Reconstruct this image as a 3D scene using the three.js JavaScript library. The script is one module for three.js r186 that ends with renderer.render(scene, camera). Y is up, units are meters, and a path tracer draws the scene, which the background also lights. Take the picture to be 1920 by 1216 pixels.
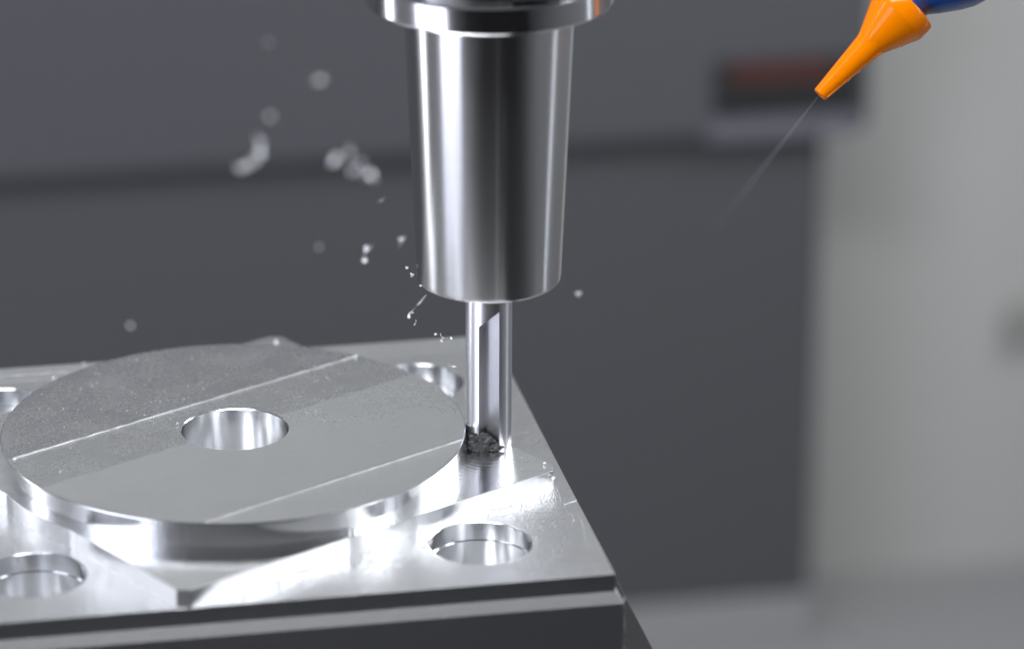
import * as THREE from 'three';
import { RoundedBoxGeometry } from 'three/addons/geometries/RoundedBoxGeometry.js';
import { RectAreaLightUniformsLib } from 'three/addons/lights/RectAreaLightUniformsLib.js';
import { mergeGeometries, toCreasedNormals, mergeVertices } from 'three/addons/utils/BufferGeometryUtils.js';
import { ImprovedNoise } from 'three/addons/math/ImprovedNoise.js';
import { Brush, Evaluator, SUBTRACTION } from 'three-bvh-csg';

// All lengths below are written in millimetres and turned into metres by mm().
const K = 0.001;
const scene = new THREE.Scene();
scene.background = new THREE.Color(0, 0, 0);

// ---------------------------------------------------------------- camera, lamps, exposure
const camera = new THREE.PerspectiveCamera(8.69, 1024 / 648, 0.05, 12);
camera.position.set(-0.12824, 0.43497, 1.03095);
camera.rotation.set(-0.3727, -0.194, 0.0031, 'YXZ');
camera.focus = 1.122;
camera.userData.fStop = 6.2;
scene.add(camera);

const renderer = new THREE.WebGLRenderer({ antialias: true });
renderer.setSize(1024, 648);
renderer.shadowMap.enabled = true;
renderer.toneMapping = THREE.LinearToneMapping;
renderer.toneMappingExposure = 1.08;

RectAreaLightUniformsLib.init();
const LAMPS = [
  { at: [-700, 20, 330], to: [60, 20, 20], w: 520, h: 680, power: 2.8, color: [0.82, 0.85, 1.0], label: 'tall soft white work lamp on the left enclosure wall nearer the door' },
  { at: [-700, 20, -330], to: [60, 20, 0], w: 130, h: 680, power: 3.7, color: [0.91, 0.925, 1.0], label: 'narrow white strip lamp on the left enclosure wall at the back' },
  { at: [650, 290, 330], to: [60, 0, 0], w: 240, h: 330, power: 2.9, color: [0.95, 0.97, 1.0], label: 'upright white flood lamp on the right enclosure wall nearer the door' },
  { at: [650, 270, -270], to: [60, 0, 0], w: 340, h: 330, power: 9, color: [0.95, 0.97, 1.0], label: 'square white flood lamp on the right enclosure wall at the back' },
  { at: [690, -170, -20], to: [66, -170, 5], w: 26, h: 330, power: 1.8, color: [0.85, 0.92, 1.0], label: 'slim upright bluish strip lamp low on the right enclosure wall' },
  { at: [-40, 690, 190], to: [60, -100, -260], w: 620, h: 260, power: 10.8, color: [0.97, 0.98, 1.0], label: 'wide white lamp under the enclosure ceiling' },
];

// ---------------------------------------------------------------- helpers
function rng(seed) { let s = seed >>> 0; return () => { s = (s + 0x6d2b79f5) | 0; let t = Math.imul(s ^ (s >>> 15), 1 | s); t = (t + Math.imul(t ^ (t >>> 7), 61 | t)) ^ t; return ((t ^ (t >>> 14)) >>> 0) / 4294967296; }; }
const perlin = new ImprovedNoise();
const noise = (x, y, z = 0) => perlin.noise(x, y, z);
const mm = (g) => g.scale(K, K, K);
function obj(name, g, m, parent = scene) {
  const o = new THREE.Mesh(g, m); o.name = name; o.castShadow = o.receiveShadow = true; parent.add(o); return o;
}
function tag(o, label, category, group) { o.userData.label = label; o.userData.category = category; if (group) o.userData.group = group; return o; }
function thing(name, label, category, [x, y, z] = [0, 0, 0], group) {
  const o = new THREE.Group(); o.name = name; o.position.set(x * K, y * K, z * K); scene.add(o); return tag(o, label, category, group);
}
function structure(name, g, m) { const o = obj(name, g, m); o.userData.kind = 'structure'; return o; }
function box(w, h, d, x, y, z, r = 0) {
  const g = r > 0 ? new RoundedBoxGeometry(w, h, d, 3, r) : new THREE.BoxGeometry(w, h, d);
  return mm(g.translate(x, y, z));
}
// planar texture coordinates seen from above; span in millimetres maps to one repeat
function planar(g, span) {
  const p = g.attributes.position, uv = new Float32Array(p.count * 2);
  for (let i = 0; i < p.count; i++) { uv[2 * i] = p.getX(i) / span + 0.5; uv[2 * i + 1] = p.getZ(i) / span + 0.5; }
  g.setAttribute('uv', new THREE.BufferAttribute(uv, 2)); return g;
}
// an outline in (x, z) pulled up from y0 to y1, with round holes
function prism(outline, holes, y0, y1, bevel, curve = 96) {
  const s = new THREE.Shape(outline.map(([x, z]) => new THREE.Vector2(x, -z)));
  for (const [x, z, r] of holes) { const h = new THREE.Path(); h.absarc(x, -z, r, 0, Math.PI * 2, true); s.holes.push(h); }
  const g = new THREE.ExtrudeGeometry(s, { depth: y1 - y0 - 2 * bevel, bevelEnabled: bevel > 0, bevelSize: bevel, bevelThickness: bevel, bevelOffset: -bevel, bevelSegments: 2, curveSegments: curve });
  g.rotateX(-Math.PI / 2).translate(0, y0 + bevel, 0);
  return toCreasedNormals(g, 0.35);
}
const circle = (r, n = 360) => Array.from({ length: n }, (_, i) => [r * Math.cos(i / n * 2 * Math.PI), r * Math.sin(i / n * 2 * Math.PI)]);
function lathe(profile, segments = 160) { return new THREE.LatheGeometry(profile.map(([r, y]) => new THREE.Vector2(r, y)), segments); }
// a lathe whose corners stay crisp: every profile segment gets its own normals
function turned(profile, segments = 160, crease = 0.5) { return toCreasedNormals(lathe(profile, segments), crease); }
function texture(n, fn, repeat) {
  const data = new Float32Array(n * n);
  for (let j = 0; j < n; j++) for (let i = 0; i < n; i++) data[j * n + i] = fn((i + 0.5) / n, (j + 0.5) / n);
  const t = new THREE.DataTexture(data, n, n, THREE.RedFormat, THREE.FloatType);
  t.magFilter = t.minFilter = THREE.LinearFilter; t.wrapS = t.wrapT = THREE.RepeatWrapping; if (repeat) t.repeat.set(repeat, repeat); t.needsUpdate = true; return t;
}
// the same, for roughness (green channel)
function greyTexture(n, fn) {
  const data = new Uint8Array(n * n * 4);
  for (let j = 0; j < n; j++) for (let i = 0; i < n; i++) { const v = Math.max(0, Math.min(255, 255 * fn((i + 0.5) / n, (j + 0.5) / n))); data.set([v, v, v, 255], 4 * (j * n + i)); }
  const t = new THREE.DataTexture(data, n, n); t.magFilter = t.minFilter = THREE.LinearFilter; t.wrapS = t.wrapT = THREE.RepeatWrapping; t.needsUpdate = true; return t;
}

// ---------------------------------------------------------------- surfaces
// Facing passes over the boss: four bands along one direction, each with the arcs of a cutter.
const DIR = [0.876, -0.482], ACROSS = [0.482, 0.876];      // along the passes, across them (x, z)
const LINES = [-20.6, -0.4, 43.7];                          // where the passes meet, measured across
const bandOf = (c) => (c < LINES[0] ? 0 : c < LINES[1] ? 1 : c < LINES[2] ? 2 : 3);
const BAND = [{ mid: -48, r: 46, way: 1, amp: 1.0, tilt: -0.06 }, { mid: -16, r: 34, way: -1, amp: 0.8, tilt: -0.04 }, { mid: 26, r: 46, way: 1, amp: 0.4, tilt: 0.09 }, { mid: 62, r: 46, way: -1, amp: 0.4, tilt: 0.08 }];
const SPAN = 124;
const bossBump = texture(2048, (u, v) => {
  const x = (u - 0.5) * SPAN, z = (v - 0.5) * SPAN, a = x * DIR[0] + z * DIR[1], c = x * ACROSS[0] + z * ACROSS[1], b = BAND[bandOf(c)];
  const t = c - b.mid, front = a - b.way * Math.sqrt(Math.max(1, b.r * b.r - t * t)), back = a + b.way * Math.sqrt(Math.max(1, b.r * b.r - t * t));
  const wob = 0.35 * noise(x * 0.12, z * 0.12, 3);
  // heights in hundredths of a millimetre
  let h = b.amp * (0.11 * Math.sin(front * 2 * Math.PI / 0.9 + wob) * (0.7 + 0.5 * noise(a * 0.5, c * 0.05, 1)) + 0.07 * Math.sin(back * 2 * Math.PI / 1.3 + wob));
  const pitch = 0.7, saw = (c + 0.15 * noise(a * 0.2, c * 0.4, 2)) / pitch; h -= b.tilt * pitch * 100 * (saw - Math.floor(saw));
  h += 0.08 * noise(x * 1.3, z * 1.3, 7);
  if (x > 6 && c > LINES[1] && z < 4) { const k = Math.min(1, (x - 6) / 22) * Math.min(1, (4 - z) / 12); h += k * (1.6 * noise(x * 0.8, z * 1.2, 21) + 0.9 * noise(x * 1.7, z * 2.2, 25)); }
  return h;
});
const bossRough = greyTexture(1024, (u, v) => {
  const x = (u - 0.5) * SPAN, z = (v - 0.5) * SPAN, c = x * ACROSS[0] + z * ACROSS[1], b = bandOf(c);
  return [0.27, 0.26, 0.22, 0.22][b] + (x > 6 && b === 2 && z < 4 ? 0.07 * Math.min(1, (4 - z) / 12) : 0) + 0.05 * noise(x * 0.09, z * 0.09, 5) + 0.05 * noise(x * 0.8, z * 0.8, 6);
});
// Overlapping swirls left by an end mill on the lower faces.
const swirl = (() => {
  const n = 1024, span = 60, h = new Float32Array(n * n).fill(0.5), r = rng(5), k = n / span;
  for (let s = 0; s < 1100; s++) {
    const cx = r() * span, cz = r() * span, R = 6 + r() * 7, from = -0.6 + r() * 1.4, len = 0.5 + r() * 1.3, depth = (0.05 + 0.2 * r()) * (r() < 0.5 ? -1 : 1), wide = 0.1 + 0.28 * r();
    for (let a = from; a < from + len; a += 0.35 / (R * k)) for (let w = -2.2; w <= 2.2; w += 0.35) {
      const rr = R + w * wide, x = Math.floor((cx + rr * Math.cos(a)) * k), z = Math.floor((cz + rr * Math.sin(a)) * k), fade = Math.min(1, (a - from) * 3, (from + len - a) * 3);
      const i = (((z % n) + n) % n) * n + (((x % n) + n) % n); h[i] += depth * Math.exp(-w * w) * fade * 0.3;
    }
  }
  return texture(n, (u, v) => h[Math.floor(v * n) * n + Math.floor(u * n)] + 0.03 * Math.sin(u * 2 * Math.PI * 70 + 2 * Math.sin(v * 6.283)) + 0.05 * noise(u * 90, v * 90, 2));
})();
// Arcs round the boss where the cutter has just been.
const padBump = texture(2048, (u, v) => {
  const x = (u - 0.5) * 180, z = (v - 0.5) * 180, r = Math.hypot(x, z), a = Math.atan2(z, x), s = a * 66;
  const t = r - 66, front = s - Math.sqrt(Math.max(0.2, 40 - t * t));
  return 0.5 + (r < 73 ? (x > 0 ? 0.3 : 0.08) * Math.sin(front * 2 * Math.PI / 2.1 + 2.5 * noise(s * 0.12, r * 0.1, 4)) * (0.5 + 0.9 * noise(s * 0.18, r * 0.08, 8)) : 0) + 0.16 * noise(x * 1.1, z * 1.1, 3) + 0.4 * noise(x * 0.16, z * 0.16, 11);
});
const latheLines = texture(512, (u, v) => 0.5 + 0.5 * noise(3.3, v * 190, 1) + 0.3 * noise(1.7, v * 420, 6) + 0.25 * noise(u * 14, v * 160, 3));
const paintGrain = texture(512, (u, v) => 0.5 + 0.3 * noise(u * 60, v * 60, 1) + 0.3 * noise(u * 140, v * 140, 2));
const smudge = greyTexture(512, (u, v) => 0.72 + 0.22 * noise(u * 6, v * 6, 1) + 0.14 * noise(u * 19, v * 19, 2));

const std = (o) => new THREE.MeshStandardMaterial(o), phys = (o) => new THREE.MeshPhysicalMaterial(o);
const rgb = (r, g, b) => new THREE.Color().setRGB(r, g, b);
const ALU = rgb(0.9, 0.91, 0.925);
const M = {
  bossTop: std({ color: ALU, metalness: 1, roughness: 1, roughnessMap: bossRough, bumpMap: bossBump, bumpScale: 1e-5 }),
  bossSide: std({ color: ALU, metalness: 1, roughness: 0.2, bumpMap: swirl, bumpScale: 2.5e-5 }),
  padTop: std({ color: ALU, metalness: 1, roughness: 0.22, bumpMap: padBump, bumpScale: 7e-5 }),
  floorTop: std({ color: ALU, metalness: 1, roughness: 0.33, bumpMap: swirl, bumpScale: 2e-4 }),
  wall: std({ color: ALU, metalness: 1, roughness: 0.3, bumpMap: swirl, bumpScale: 1e-4 }),
  bore: std({ color: rgb(0.86, 0.87, 0.885), metalness: 1, roughness: 0.17 }),
  centreBore: std({ color: ALU, metalness: 1, roughness: 0.16 }),
  ledge: std({ color: rgb(0.6, 0.61, 0.65), metalness: 1, roughness: 0.5, bumpMap: swirl, bumpScale: 2e-5 }),
  rawSide: std({ color: rgb(0.76, 0.765, 0.78), metalness: 1, roughness: 0.34, bumpMap: swirl, bumpScale: 5e-5 }),
  fixture: std({ color: rgb(0.022, 0.022, 0.024), metalness: 0.2, roughness: 0.3 }),
  holder: phys({ color: rgb(0.66, 0.66, 0.665), metalness: 1, roughness: 0.23, bumpMap: latheLines, bumpScale: 6e-6, anisotropy: 0.75, anisotropyRotation: Math.PI / 2 }),
  flange: std({ color: rgb(0.64, 0.64, 0.65), metalness: 1, roughness: 0.16 }),
  endMill: std({ color: rgb(0.8, 0.8, 0.84), metalness: 1, roughness: 0.3 }),
  ridge: std({ color: ALU, metalness: 1, roughness: 0.38 }),
  dust: std({ color: rgb(0.9, 0.91, 0.93), metalness: 0.35, roughness: 0.6 }),
  chip: std({ color: rgb(0.9, 0.91, 0.93), metalness: 1, roughness: 0.5, side: THREE.DoubleSide }),
  swarf: std({ color: rgb(0.1, 0.1, 0.104), metalness: 0.5, roughness: 0.5, side: THREE.DoubleSide }),
  orange: phys({ color: rgb(0.9, 0.225, 0.0), roughness: 0.16, specularIntensity: 0.6 }),
  blue: phys({ color: rgb(0.005, 0.05, 0.23), roughness: 0.3, clearcoat: 0.5, clearcoatRoughness: 0.12 }),
  water: phys({ color: rgb(1, 1, 1), roughness: 0.05, transmission: 1, thickness: 1, ior: 1.33 }),
  mist: std({ color: rgb(0.85, 0.88, 0.95), roughness: 1, transparent: true, opacity: 0.003 }),
  darkPaint: std({ color: rgb(0.088, 0.088, 0.099), roughness: 0.6, bumpMap: paintGrain, bumpScale: 3e-5 }),
  darkPaintLow: std({ color: rgb(0.082, 0.082, 0.089), roughness: 0.6, bumpMap: paintGrain, bumpScale: 3e-5 }),
  palePaint: std({ color: rgb(0.535, 0.54, 0.52), roughness: 0.55, bumpMap: paintGrain, bumpScale: 3e-5 }),
  greyPaint: std({ color: rgb(0.26, 0.26, 0.265), roughness: 0.6, bumpMap: paintGrain, bumpScale: 3e-5 }),
  railPaint: std({ color: rgb(0.5, 0.5, 0.5), roughness: 0.5 }),
  knobPaint: std({ color: rgb(0.36, 0.36, 0.34), roughness: 0.5 }),
  blackPaint: std({ color: rgb(0.024, 0.024, 0.026), roughness: 0.7 }),
  tray: std({ color: rgb(0.33, 0.33, 0.335), roughness: 0.5, roughnessMap: smudge }),
  labelBlack: std({ color: rgb(0.02, 0.021, 0.022), roughness: 0.5 }),
  labelRed: std({ color: rgb(0.085, 0.026, 0.02), roughness: 0.5 }),
  labelGrey: std({ color: rgb(0.15, 0.15, 0.175), roughness: 0.5 }),
};

// ---------------------------------------------------------------- the machine's enclosure
structure('floor', box(1500, 20, 2100, -40, -401, 300), M.tray);
structure('floor_front', box(1040, 6, 1150, 190, -387.5, 740), M.blackPaint);
structure('wall_back', box(1500, 1120, 20, -40, 159, -711), M.palePaint);
structure('wall_left', box(20, 1120, 2100, -780, 159, 300), M.greyPaint);
structure('wall_right', box(20, 1120, 2100, 700, 159, 300), M.greyPaint);
structure('wall_front', box(1500, 1120, 20, -40, 159, 1341), M.blackPaint);
structure('floor_rail', box(16, 8, 900, 92, -380.5, 700, 1), M.railPaint);
structure('ceiling', box(1500, 20, 2100, -40, 729, 300), M.greyPaint);

{ // the dark guard on the back wall, its shelf-like upper part and the panel below it
  const t = thing('machine_guard', 'dark grey sheet metal machine guard blurred behind the tool holder', 'machine guard', [0, 0, 0]);
  obj('upper_cover', box(1074, 388, 78, -186, 47, -660, 5), M.darkPaint, t);
  obj('lower_panel', box(1043, 233, 64, -187.5, -249.5, -665, 3), M.darkPaintLow, t);
  obj('plinth', box(1043, 25.4, 64, -187.5, -378.5, -664, 1), M.tray, t);
  const l = obj('warning_label', box(63, 24, 1.2, 314, -124, -620.4), M.labelBlack, t);
  obj('red_band', box(44, 8, 0.6, 311, -117, -619.5), M.labelRed, l);
  obj('grey_band', box(66, 9, 0.8, 313, -142, -620.5), M.labelGrey, l);
}
{ // a knob on the pale wall, half out of the frame
  const t = thing('wall_knob', 'blurred grey knob on the pale wall at the right edge', 'knob', [449, -270, -700]);
  obj('knob_cap', mm(new THREE.CylinderGeometry(8, 10, 10, 40).rotateX(Math.PI / 2).translate(0, 0, 4)), M.knobPaint, t);
}

// ---------------------------------------------------------------- lamps
for (const [i, L] of LAMPS.entries()) {
  const t = thing(i ? 'work_lamp_00' + i : 'work_lamp', L.label, 'lamp', L.at);
  t.lookAt(...L.to.map((v) => v * K));
  obj('housing', box(L.w + 16, L.h + 16, 24, 0, 0, -14, 4), M.greyPaint, t);
  const m = std({ color: rgb(0.8, 0.8, 0.8), roughness: 0.6, emissive: rgb(...L.color), emissiveIntensity: L.power * 0.25 });
  obj('lamp_diffuser', box(L.w, L.h, 4, 0, 0, 0), m, t);
  const a = new THREE.RectAreaLight(rgb(...L.color), L.power, L.w * K, L.h * K);
  a.name = 'lamp_light'; a.position.copy(t.position); a.lookAt(...L.to.map((v) => v * K)); a.translateZ(-0.004);
  const dir = new THREE.Vector3(...L.to).sub(new THREE.Vector3(...L.at)).normalize();
  a.position.copy(t.position).addScaledVector(dir, 0.004); a.lookAt(...L.to.map((v) => v * K));
  scene.add(a);
}

// ---------------------------------------------------------------- the workpiece
const FLOOR = -11.1, PAD = -6.2, HALF = 84.3;
const HOLES = [[54.6, 59.4, 13.2], [-58.4, 57.6, 13.2], [57, -50.5, 13.2], [-57.5, -53.5, 13.2]];
{
  const t = thing('aluminium_workpiece', 'square aluminium block being milled with round boss and corner holes', 'workpiece');
  const sq = (x0, x1, z0, z1) => [[x0, z0], [x0, z1], [x1, z1], [x1, z0]];
  // raw stock, wider than the milled plate
  const stock = new THREE.Shape(sq(-HALF - 1.9, HALF + 1.9, -81.6, HALF + 1.9).map(([x, z]) => new THREE.Vector2(x, -z)));
  for (const [x, z] of [...HOLES, [0, 0]]) { const h = new THREE.Path(); h.absarc(x, -z, 17, 0, Math.PI * 2, true); stock.holes.push(h); }
  const stockGeo = new THREE.ExtrudeGeometry(stock, { depth: 26, bevelEnabled: true, bevelSize: 1.85, bevelThickness: 2.7, bevelOffset: -1.85, bevelSegments: 1, curveSegments: 48 }).rotateX(-Math.PI / 2).translate(0, FLOOR - 4.6 - 2.7 - 26, 0);
  obj('raw_stock', mm(planar(toCreasedNormals(stockGeo, 0.3), 60)), M.rawSide, t);
  { // ragged burr along the stock's front right edge
    const r = rng(31), pts3 = [];
    for (let i = 0; i <= 40; i++) pts3.push(new THREE.Vector3(HALF + 1.85 + (r() - 0.5) * 0.5, FLOOR - 5.6 - i * 0.8, HALF + 1.6 + (r() - 0.5) * 0.5));
    obj('edge_burr', mm(new THREE.TubeGeometry(new THREE.CatmullRomCurve3(pts3), 160, 0.16, 6)), M.ridge, t);
  }
  obj('milled_plate', mm(planar(prism(sq(-HALF, HALF, -81.6, HALF), [...HOLES.map(([x, z]) => [x, z, 13.35]), [0, 0, 14.5]], FLOOR - 5.2, FLOOR, 0.12), 60)), [M.floorTop, M.wall], t);
  // raised square pad, turned against the plate, its corners cut and its sides bulging where they meet the boss
  const n1 = [0.478, 0.878], n2 = [-0.878, 0.478], lim = [63.2, 62.5, 60.4, 58.6], pts = [];
  const corner = (a, b) => [a * n1[0] + b * n2[0], a * n1[1] + b * n2[1]];
  const C = [corner(lim[0], -lim[3]), corner(lim[0], lim[1]), corner(-lim[2], lim[1]), corner(-lim[2], -lim[3])];
  const cut = [];
  for (let i = 0; i < 4; i++) {
    const c = C[i], p = C[(i + 3) % 4], q = C[(i + 1) % 4], k = 2.3, toward = (o) => { const l = Math.hypot(o[0] - c[0], o[1] - c[1]); return [c[0] + (o[0] - c[0]) / l * k, c[1] + (o[1] - c[1]) / l * k]; };
    cut.push(toward(p), toward(q));
  }
  for (let i = 0; i < cut.length; i++) {
    const a = cut[i], b = cut[(i + 1) % cut.length], steps = Math.hypot(b[0] - a[0], b[1] - a[1]) > 20 ? 160 : 4;
    for (let s = 0; s < steps; s++) {
      const x = a[0] + (b[0] - a[0]) * s / steps, z = a[1] + (b[1] - a[1]) * s / steps, r = Math.hypot(x, z), R = Math.max(r, 64.1);
      pts.push([x * R / r, z * R / r]);
    }
  }
  obj('raised_pad', mm(planar(prism(pts, [[0, 0, 14.4]], FLOOR - 0.5, PAD, 0.15), 180)), [M.padTop, M.wall], t);
  const boss = obj('round_boss', mm(planar(prism(circle(61.1).map(([x, z]) => [x - 0.35, z]), [[0, 0, 14.5]], PAD - 0.6, 0, 0.26), SPAN)), [M.bossTop, M.bossSide], t);
  // thin raised lines where two facing passes meet
  const ridge = (from, along, across, half, y0, wide, high, seed) => {
    const n = 60, pos = [], idx = [], r = rng(seed);
    for (let i = 0; i <= n; i++) {
      const a = -half + 2 * half * i / n, h = high * (0.7 + 0.5 * r()), o = (r() - 0.5) * 0.08;
      for (const [d, y] of [[-wide * 0.4, -0.01], [0, h], [wide * 0.6, -0.01]]) pos.push(from[0] + a * along[0] + (d + o) * across[0], y0 + y, from[1] + a * along[1] + (d + o) * across[1]);
      if (i) for (const s of [0, 1]) { const b = 3 * i + s, p = b - 3; idx.push(p, p + 1, b, b, p + 1, b + 1); }
    }
    const g = new THREE.BufferGeometry(); g.setAttribute('position', new THREE.Float32BufferAttribute(pos, 3)); g.setIndex(idx); g.computeVertexNormals();
    return mm(g);
  };
  for (const [k, wide, high] of [[0, 0.55, 0.56], [2, 0.4, 0.38]]) {
    const c = LINES[k];
    obj('cutter_ridge', ridge([c * ACROSS[0], c * ACROSS[1]], DIR, ACROSS, Math.sqrt(60.3 * 60.3 - c * c), 0, wide, high, k + 2), M.ridge, boss);
  }
  // steps left along the back edge of the plate, and one short line at its right
  for (const [z, high] of [[-80.2, 0.35], [-76.6, 0.5], [-72.4, 0.4]]) {
    obj('cutter_ridge', ridge([-45, z], [1, 0], [0, 1], 38, FLOOR, 1.3, high, 11 - z), M.ridge, t);
    obj('cutter_ridge', ridge([59, z], [1, 0], [0, 1], 24, FLOOR, 1.3, high, 31 - z), M.ridge, t);
  }
  obj('cutter_ridge', ridge([82.2, 38.6], [0.876, -0.482], [0.482, 0.876], 2.2, FLOOR, 0.4, 0.2, 5), M.ridge, t);
  obj('centre_bore', mm(turned([[14.6, -0.02], [14.3, -0.05], [14.1, -0.25], [14.1, -13.6]])), M.centreBore, boss);
  obj('hole_bottom', mm(new THREE.CylinderGeometry(14.2, 14.2, 1, 64).translate(0, -14, 0)), M.rawSide, t);
  for (const [x, z] of HOLES) obj('hole_bottom', mm(new THREE.CylinderGeometry(13, 13, 1, 64).translate(x, FLOOR - 14.4, z)), M.rawSide, t);
  for (const [x, z] of HOLES) obj('bolt_hole', mm(turned([[13.4, FLOOR - 0.01], [13.22, FLOOR - 0.02], [13.12, FLOOR - 0.12], [13.12, FLOOR - 5], [12.75, FLOOR - 5.02], [12.75, FLOOR - 14]], 128).translate(x, 0, z)), M.bore, t);
}
{ // dark block that carries the workpiece
  const t = thing('fixture_block', 'black fixture block under the aluminium workpiece', 'fixture');
  obj('block_body', box(226, 60, 236, -12, -76.2, -26, 0.8), M.fixture, t);
}

// ---------------------------------------------------------------- tool holder and end mill
const AX = 66.65, AZ = 7.4;
{
  const t = thing('tool_holder', 'polished steel tapered tool holder with a wide flange', 'tool holder', [AX, 0, AZ]);
  obj('tapered_nose', mm(turned([[0, 39.8], [6.6, 39.8], [6.9, 40.3], [12, 40.3], [17.5, 40.3], [18.25, 40.55], [18.7, 41.1], [18.9, 42], [21.85, 113.2], [22.05, 114.6], [22.7, 115.8], [23.6, 116.4]], 200, 0.3)), M.holder, t);
  const f = obj('flange', mm(turned([[22, 116.3], [30.9, 116.4], [31.5, 116.6], [31.75, 117.1], [31.75, 123.2], [31.4, 123.8], [28.4, 125.6], [28.4, 129.4], [31.4, 131.2], [31.75, 131.6], [31.75, 141], [0, 141]], 200, 0.3)), M.flange, t);
  obj('drive_slot', box(15, 9, 2.4, 7.5, 129.6, 30.6, 0.4), M.blackPaint, f);
}
{
  const t = thing('end_mill', 'steel end mill with a straight flute cutting beside the boss', 'end mill', [AX, 0, AZ]);
  const R = 6.1, ev = new Evaluator(), body = new THREE.CylinderGeometry(R, R, 49.6, 128).translate(0, 18.6, 0);
  let brush = new Brush(body, M.endMill); ev.attributes = ['position', 'normal', 'uv']; ev.useGroups = false;
  const face = Math.atan2(-0.195, 0.98);                 // the flute looks at the camera's side
  for (const turn of [face - 0.31, face - 0.31 + Math.PI]) {
    // slot: from the foot up to a slanted run-out
    const s = new THREE.Shape([[-0.7, -20], [4.3, -20], [4.3, 33.2], [-0.7, 29]].map(([x, y]) => new THREE.Vector2(x, y)));
    const c = new Brush(new THREE.ExtrudeGeometry(s, { depth: 8, bevelEnabled: false }).translate(0, 0, 2.6).rotateY(turn), M.endMill);
    c.updateMatrixWorld(); brush.updateMatrixWorld();
    brush = ev.evaluate(brush, c, SUBTRACTION);
  }
  const g = toCreasedNormals(brush.geometry, 0.5);
  obj('fluted_shank', mm(g), M.endMill, t);
}
function lumpy(radius, seed, sx, sy, sz, amp, detail = 5) {
  const g = mergeVertices(new THREE.IcosahedronGeometry(1, detail).deleteAttribute('uv').deleteAttribute('normal')), p = g.attributes.position;
  for (let i = 0; i < p.count; i++) {
    const v = new THREE.Vector3().fromBufferAttribute(p, i), n = noise(v.x * 2.2 + seed, v.y * 2.2, v.z * 2.2) + 0.5 * noise(v.x * 4.4 + seed, v.y * 4.4, v.z * 4.4) + 0.15 * noise(v.x * 9, v.y * 9 + seed, v.z * 9);
    v.multiplyScalar(radius * (1 + amp * n)); p.setXYZ(i, v.x * sx, v.y * sy, v.z * sz);
  }
  g.computeVertexNormals(); return g;
}

// ---------------------------------------------------------------- coolant hose
{
  const tip = new THREE.Vector3(154.5, 85.5, 7.4), end = new THREE.Vector3(167.9, 97.1, 4.4);
  const t = thing('coolant_hose', 'orange coolant nozzle on a blue jointed hose at the top right', 'coolant hose', [tip.x, tip.y, tip.z]);
  const q = new THREE.Quaternion().setFromUnitVectors(new THREE.Vector3(0, 1, 0), end.clone().sub(tip).normalize());
  const tipGeo = turned([[0.75, 3], [0.8, 0.05], [1.0, -0.05], [1.75, 0], [1.98, 0.25], [2.05, 0.7], [3.72, 17.6], [3.95, 18.6], [4.4, 19.8], [8.3, 28.4], [8.55, 29], [8.6, 32.6], [8.35, 33.2], [7.8, 33.4], [5.2, 33.4], [5.0, 31]], 96, 0.45);
  const n = obj('nozzle_tip', mm(tipGeo.applyQuaternion(q)), M.orange, t);
  // moulding seam along the underside
  const seam = new THREE.TubeGeometry(new THREE.CatmullRomCurve3([[1.35, 0.8, 1.6], [2.5, 17.4, 2.75], [2.85, 19, 3.2]].map((v) => new THREE.Vector3(...v))), 24, 0.22, 8);
  obj('mould_seam', mm(seam.applyQuaternion(q)), M.orange, n);
  const axis = new THREE.Vector3(0, 1, 0).applyQuaternion(q), at = axis.clone().multiplyScalar(32);
  const q2 = new THREE.Quaternion().setFromUnitVectors(new THREE.Vector3(0, 1, 0), new THREE.Vector3(0.86, 0.5, 0.1).normalize());
  const seg = turned([[0, -2.6], [2.6, -2.6], [4.4, -1.4], [5.0, 0.6], [4.7, 2.2], [4.3, 3.3], [4.5, 4.6], [5.6, 7], [7.6, 12.5], [8.5, 16], [8.6, 21], [8.2, 21.6], [5, 21.6]], 96, 0.45);
  obj('hose_segment', mm(seg.applyQuaternion(q2).translate(at.x, at.y, at.z)), M.blue, t);
  const seg2 = turned([[0, 19], [4.6, 19], [5, 22], [4.6, 24], [4.3, 25], [5.6, 29], [7.6, 34], [8.5, 38], [8.6, 43], [5, 43.6]], 96, 0.45);
  obj('hose_segment', mm(seg2.applyQuaternion(q2).translate(at.x, at.y, at.z)), M.blue, t);
  // beads of coolant on the plastic
  const r = rng(12), drops = [];
  for (let i = 0; i < 26; i++) {
    const y = 4 + r() * 27, rad = y < 18 ? 2.05 + (y - 0.7) * 0.0985 : y < 28.4 ? 4 + (y - 18.6) * 0.44 : 8.55, a = 0.1 + r() * 2.6;
    drops.push(new THREE.SphereGeometry(0.16 + 0.22 * r() * r(), 10, 8).translate(rad * Math.cos(a), y, rad * Math.sin(a)));
  }
  const d = obj('coolant_beads', mm(mergeGeometries(drops).applyQuaternion(q)), M.water, t); d.userData.kind = 'stuff';
  // the fine jet that leaves the tip
  const away = new THREE.Vector3(142.4, 69.8, 7.4).sub(tip), len = away.length(), qs = new THREE.Quaternion().setFromUnitVectors(new THREE.Vector3(0, 1, 0), away.clone().normalize());
  const cones = [0.15, 0.25, 0.4, 0.55, 0.72, 0.9, 1.1, 1.35, 1.6, 1.9, 2.25].map((k) => lathe([[0.2, 0.4], [0.2 + 0.03 * 6 * k, 6 * k], [0.2 + 0.032 * len * k, len * k]], 24).applyQuaternion(qs));
  const jet = tag(obj('coolant_spray', mm(mergeGeometries(cones)), M.mist), 'thin faint spray leaving the tip of the orange nozzle', 'spray');
  jet.position.copy(t.position);
}

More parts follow.
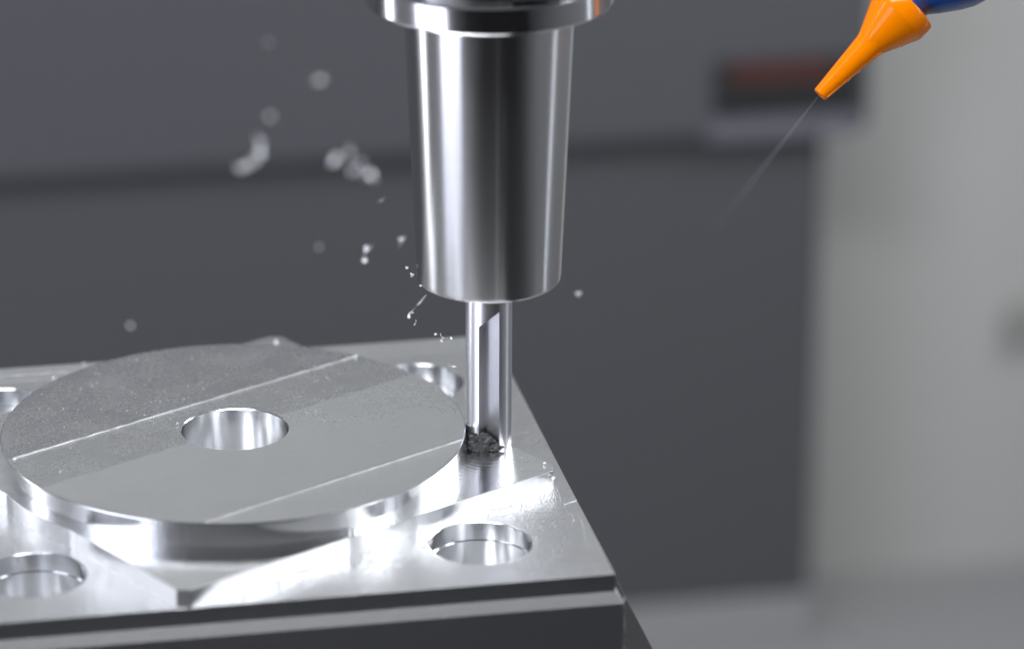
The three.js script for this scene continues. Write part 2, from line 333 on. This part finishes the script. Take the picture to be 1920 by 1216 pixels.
// ---------------------------------------------------------------- chips
// a curled sliver of metal: a bent, twisted strip with ragged edges
function chipGeometry(seed, length, wide, curl, twist) {
  const r = rng(seed), n = 14, pos = [], idx = [];
  let p = new THREE.Vector3(), dir = 0;
  for (let i = 0; i <= n; i++) {
    const a = twist * i / n, w = wide * (0.35 + 0.65 * Math.sin(Math.PI * (0.1 + 0.85 * i / n))) * (0.75 + 0.5 * r()), th = 0.07;
    const side = new THREE.Vector3(Math.sin(dir) * Math.sin(a) * 0.6, Math.cos(dir) * Math.sin(a), Math.cos(a)).normalize();
    const up = new THREE.Vector3(-Math.sin(dir), Math.cos(dir), 0);
    for (const [s, u] of [[-1, 1], [0, 1.6], [1, 1], [1, -1], [0, -0.4], [-1, -1]]) pos.push(...p.clone().addScaledVector(side, s * w / 2).addScaledVector(up, u * th).toArray());
    if (i) for (let k = 0; k < 6; k++) { const b = 6 * i + k, c = 6 * i + (k + 1) % 6; idx.push(b - 6, c - 6, b, b, c - 6, c); }
    dir += curl / n * (0.7 + 0.6 * r()); p = p.clone().add(new THREE.Vector3(Math.cos(dir), Math.sin(dir), (r() - 0.5) * 0.5).multiplyScalar(length / n));
  }
  const g = new THREE.BufferGeometry(); g.setAttribute('position', new THREE.Float32BufferAttribute(pos, 3)); g.setIndex(idx);
  g.center(); return mm(toCreasedNormals(g, 0.6));
}
const chipShapes = [[1, 4.2, 1.5, 3.4, 1.2], [2, 3, 1.1, 4.6, 2], [3, 5.5, 1.2, 2.4, 2.6], [4, 2.2, 1.3, 3, 0.5], [5, 6, 2.0, 2.6, 3.2], [6, 13, 0.5, 0.9, 4], [7, 4.5, 2.2, 1.4, 1.6]].map((a) => chipGeometry(...a));
{ // dark tangle of hot swarf where the mill cuts
  const r = rng(8), bits = [lumpy(3.4, 3, 1, 0.8, 0.55, 0.4).translate(-2.9, -4.2, 4.4), lumpy(1.9, 9, 1.1, 0.7, 0.6, 0.4).translate(0.9, -5.3, 5.2)].map((g) => toCreasedNormals(mm(g), 0.4));
  for (let i = 0; i < 150; i++) {
    const a = 0.2 + r() * 3.1, d = 5.4 + r() * r() * 2.0, g = chipShapes[i % 4].clone().scale(0.3, 0.3, 0.3).rotateX(r() * 6).rotateY(r() * 6).rotateZ(r() * 6), k = 0.7 + r() * 0.6;
    bits.push(g.scale(k, k, k).translate((Math.cos(a) * d * 0.9 - 1) * K, (PAD + 0.3 + r() * 4.6 * (0.35 + 0.65 * Math.min(1, Math.max(0, (a - 0.4) / 1.8)))) * K, Math.sin(a) * d * 0.85 * K));
  }
  for (const g of bits) { for (const n of Object.keys(g.attributes)) if (n !== 'position' && n !== 'normal') g.deleteAttribute(n); }
  const clump = tag(obj('swarf_clump', mergeGeometries(bits).translate(AX * K, 0, AZ * K), M.swarf), 'dark clump of swarf at the foot of the end mill', 'swarf');
}
let chips = 0;
function chip(kind, at, scale, turn, label, group) {
  const o = obj(chips ? 'metal_chip_' + String(chips).padStart(3, '0') : 'metal_chip', chipShapes[kind], M.chip); chips++;
  o.position.set(at[0] * K, at[1] * K, at[2] * K); o.rotation.set(...turn); o.scale.setScalar(scale);
  return tag(o, label, 'metal chip', group);
}
const FLYING = 'metal chips flying through the air';
const air = [
  // kind, place, size, turn, label
  [4, [-14.5, 132.2, 160], 1.9, [0.4, 0.5, -0.5], 'largest blurred metal chip in the air, furthest left of the holder'],
  [1, [-0.2, 147.4, 160], 1.5, [1.2, 0.4, 0.6], 'bright oval blurred metal chip, highest beside the tool holder'],
  [3, [-10.8, 140.2, 160], 0.9, [0.2, 1.9, 1.0], 'faint small metal chip just above the largest blurred chip'],
  [3, [6.6, 130.9, 160], 1.2, [2.2, 0.3, 0.2], 'pale metal chip hovering above the string of blurred chips'],
  [0, [3.2, 128.9, 160], 1.0, [0.9, 1.1, 2.4], 'left end of the string of blurred metal chips'],
  [1, [7.3, 126.6, 160], 1.2, [2.6, 0.7, 0.4], 'brightest middle chip in the string of blurred metal chips'],
  [0, [11.2, 125.0, 160], 1.2, [0.3, 2.2, 1.1], 'right end of the string of blurred metal chips, nearest the holder'],
  [1, [26.4, 70.8, 60], 1.6, [1.1, 0.3, 2.8], 'small double metal chip in mid air left of the holder foot'],
  [1, [34.7, 72, 60], 1.5, [0.4, 1.3, 0.5], 'dim metal chip close to the left side of the holder'],
  [3, [49.2, 36.2, -10], 0.8, [1.9, 1.1, 0.2], 'tiny metal chip touching the lower left edge of the holder'],
  [3, [51.8, 33, -10], 0.6, [0.3, 0.2, 1.2], 'tiny metal chip under the lower left rim of the holder'],
  [0, [49.5, 23.3, -14], 0.75, [0.2, 0.6, 2.3], 'bright flake of metal flying off left of the end mill'],
  [6, [50.7, 21, -14], 0.35, [2.8, 0.6, 1.3], 'short metal chip just below the bright flying flake'],
  [6, [60, 16.5, -12], 0.34, [0.5, 0.9, 2.0], 'small chip leaving the end mill above the back edge of the block'],
  [5, [54.6, 20.4, -30], 0.6, [0.9, 0.9, -0.9], 'long thin sliver of metal slanting down towards the end mill'],
  [5, [57.4, 19.2, -8], 0.45, [0.2, 1.0, -1.2], 'short upright sliver just left of the end mill above the block'],
  [6, [55.6, 19.0, -10], 0.3, [1.1, 0.2, 0.5], 'tiny bright speck between the flying flake and the end mill'],
  [0, [58.2, 14.6, -16], 0.42, [0.5, 2.0, 1.2], 'small curl of metal just above the back edge left of the end mill'],
  [5, [61.2, 8.2, -14], 0.42, [0.3, 0.7, -1.0], 'thin wisp of metal hugging the left side of the end mill'],
  [3, [46.5, 41.5, -2], 0.6, [0.3, 1.0, 0.2], 'faint speck beside the lower left side of the holder'],
  [5, [33, 76, 40], 0.3, [0.5, 0.9, -0.9], 'faint thin sliver in mid air above the small double chip'],
  [6, [25.2, 69.2, 62], 0.5, [0.3, 1.7, 0.4], 'lower half of the small double chip left of the holder foot'],
  [6, [9.6, 127.8, 158], 0.6, [1.3, 1.2, 0.2], 'dim metal chip between the middle and right end of the blurred string'],
  [3, [-37.5, 74.2, 110], 0.5, [0.8, 0.1, 0.9], 'faint round blurred chip low on the left against the dark panel'],
  [3, [6.2, 92.5, 115], 0.6, [1.8, 2.1, 0.4], 'very faint blurred chip left of the small double chip'],
  [3, [76.2, 61, 75], 1.1, [0.1, 1.4, 0.7], 'faint blurred chip to the right of the end mill'],
  [3, [-8.0, 150.5, 140], 0.5, [0.1, 0.4, 1.7], 'hardly visible blurred chip near the top left of the holder'],
];
for (const [kind, at, s, turn, label] of air) chip(kind, at, s, turn, label, FLYING);
const RESTING = 'metal chips lying on the workpiece';
const lying = [
  [1, [-14.6, 0.5, -5.6], 0.42, [0.2, 0.4, 0.3], 'curl of metal on the left rim of the centre bore'],
  [0, [-58.6, -0.2, 9.4], 0.5, [0.4, 0.9, 0.2], 'metal burr hanging on the left rim of the boss at the ridge line'],
  [3, [-47.9, 0.2, 19.8], 0.28, [1.5, 0.2, 0.4], 'single bright grain lying alone on the front left of the boss'],
  [3, [39.1, 0.3, -43.6], 0.5, [1.5, 1.2, 0], 'bright bead of metal on the back rim of the boss where the ridge ends'],
  [0, [21.2, -5.6, -73.8], 0.75, [1.3, 0.2, 0.1], 'bright chip on the back corner of the raised pad'],
  [1, [78.2, -5.7, 24.5], 0.55, [0.6, 0.3, 0.9], 'white curl of metal on the right corner of the raised pad'],
  [4, [79.6, -7.6, 29.8], 0.42, [0.3, 1.2, 1.4], 'ragged burr hanging down the right corner of the raised pad'],
  [2, [69.9, -10.4, -42.5], 0.6, [0.9, 0.4, 0.8], 'thin sliver of metal beside the back right hole next to the end mill'],
  [3, [64.9, -10.6, -38.6], 0.7, [1.5, 0.6, 0.2], 'pale chip at the near rim of the back right hole'],
  [1, [-32.3, -10.4, -79.6], 0.5, [1.4, 0.5, 0.2], 'grey bead on the back edge of the block at the left'],
  [0, [-41.5, -10.5, -70.9], 0.4, [1.2, 1.5, 0.3], 'small bright chip behind the boss near the back left hole'],
];
for (const [kind, at, s, turn, label] of lying) chip(kind, at, s, turn, label, RESTING);
{ // grains of aluminium dust that nobody could count
  const r = rng(77), n = 430, g = chipShapes[3], inst = new THREE.InstancedMesh(g, M.dust, n), o = new THREE.Object3D();
  for (let i = 0; i < n; i++) {
    let x, z, y = 0.03;
    if (i < 250) { do { x = -58 + r() * 90; z = -34 + (r() + r() - 1) * 34 + 8; } while (Math.hypot(x, z) > 58.5 || Math.hypot(x, z) < 15.2 || (z > 14 && r() < 0.85)); }
    else if (i < 340) { do { x = 66 + r() * 17; z = -62 + r() * 122; } while (Math.hypot(x - 57, z + 50.5) < 14.5 || Math.hypot(x - 54.6, z - 59.4) < 14.5); y = 0.478 * x + 0.878 * z < 61 && 0.878 * x - 0.478 * z < 57 && Math.hypot(x, z) > 61 ? PAD + 0.03 : FLOOR + 0.03; }
    else { const a = r() * 6.28; x = -82 + r() * 165; z = 85 + r() * 1.0; y = FLOOR - 6.1; }
    o.position.set(x * K, y * K, z * K); o.rotation.set(r() * 6, r() * 6, r() * 6); o.scale.setScalar(0.06 + 0.15 * Math.pow(r(), 3)); o.updateMatrix(); inst.setMatrixAt(i, o.matrix);
  }
  inst.name = 'aluminium_dust'; inst.castShadow = inst.receiveShadow = true; scene.add(inst);
  tag(inst, 'fine bright grains of aluminium dust scattered over the workpiece', 'metal dust'); inst.userData.kind = 'stuff';
}
renderer.render(scene, camera);
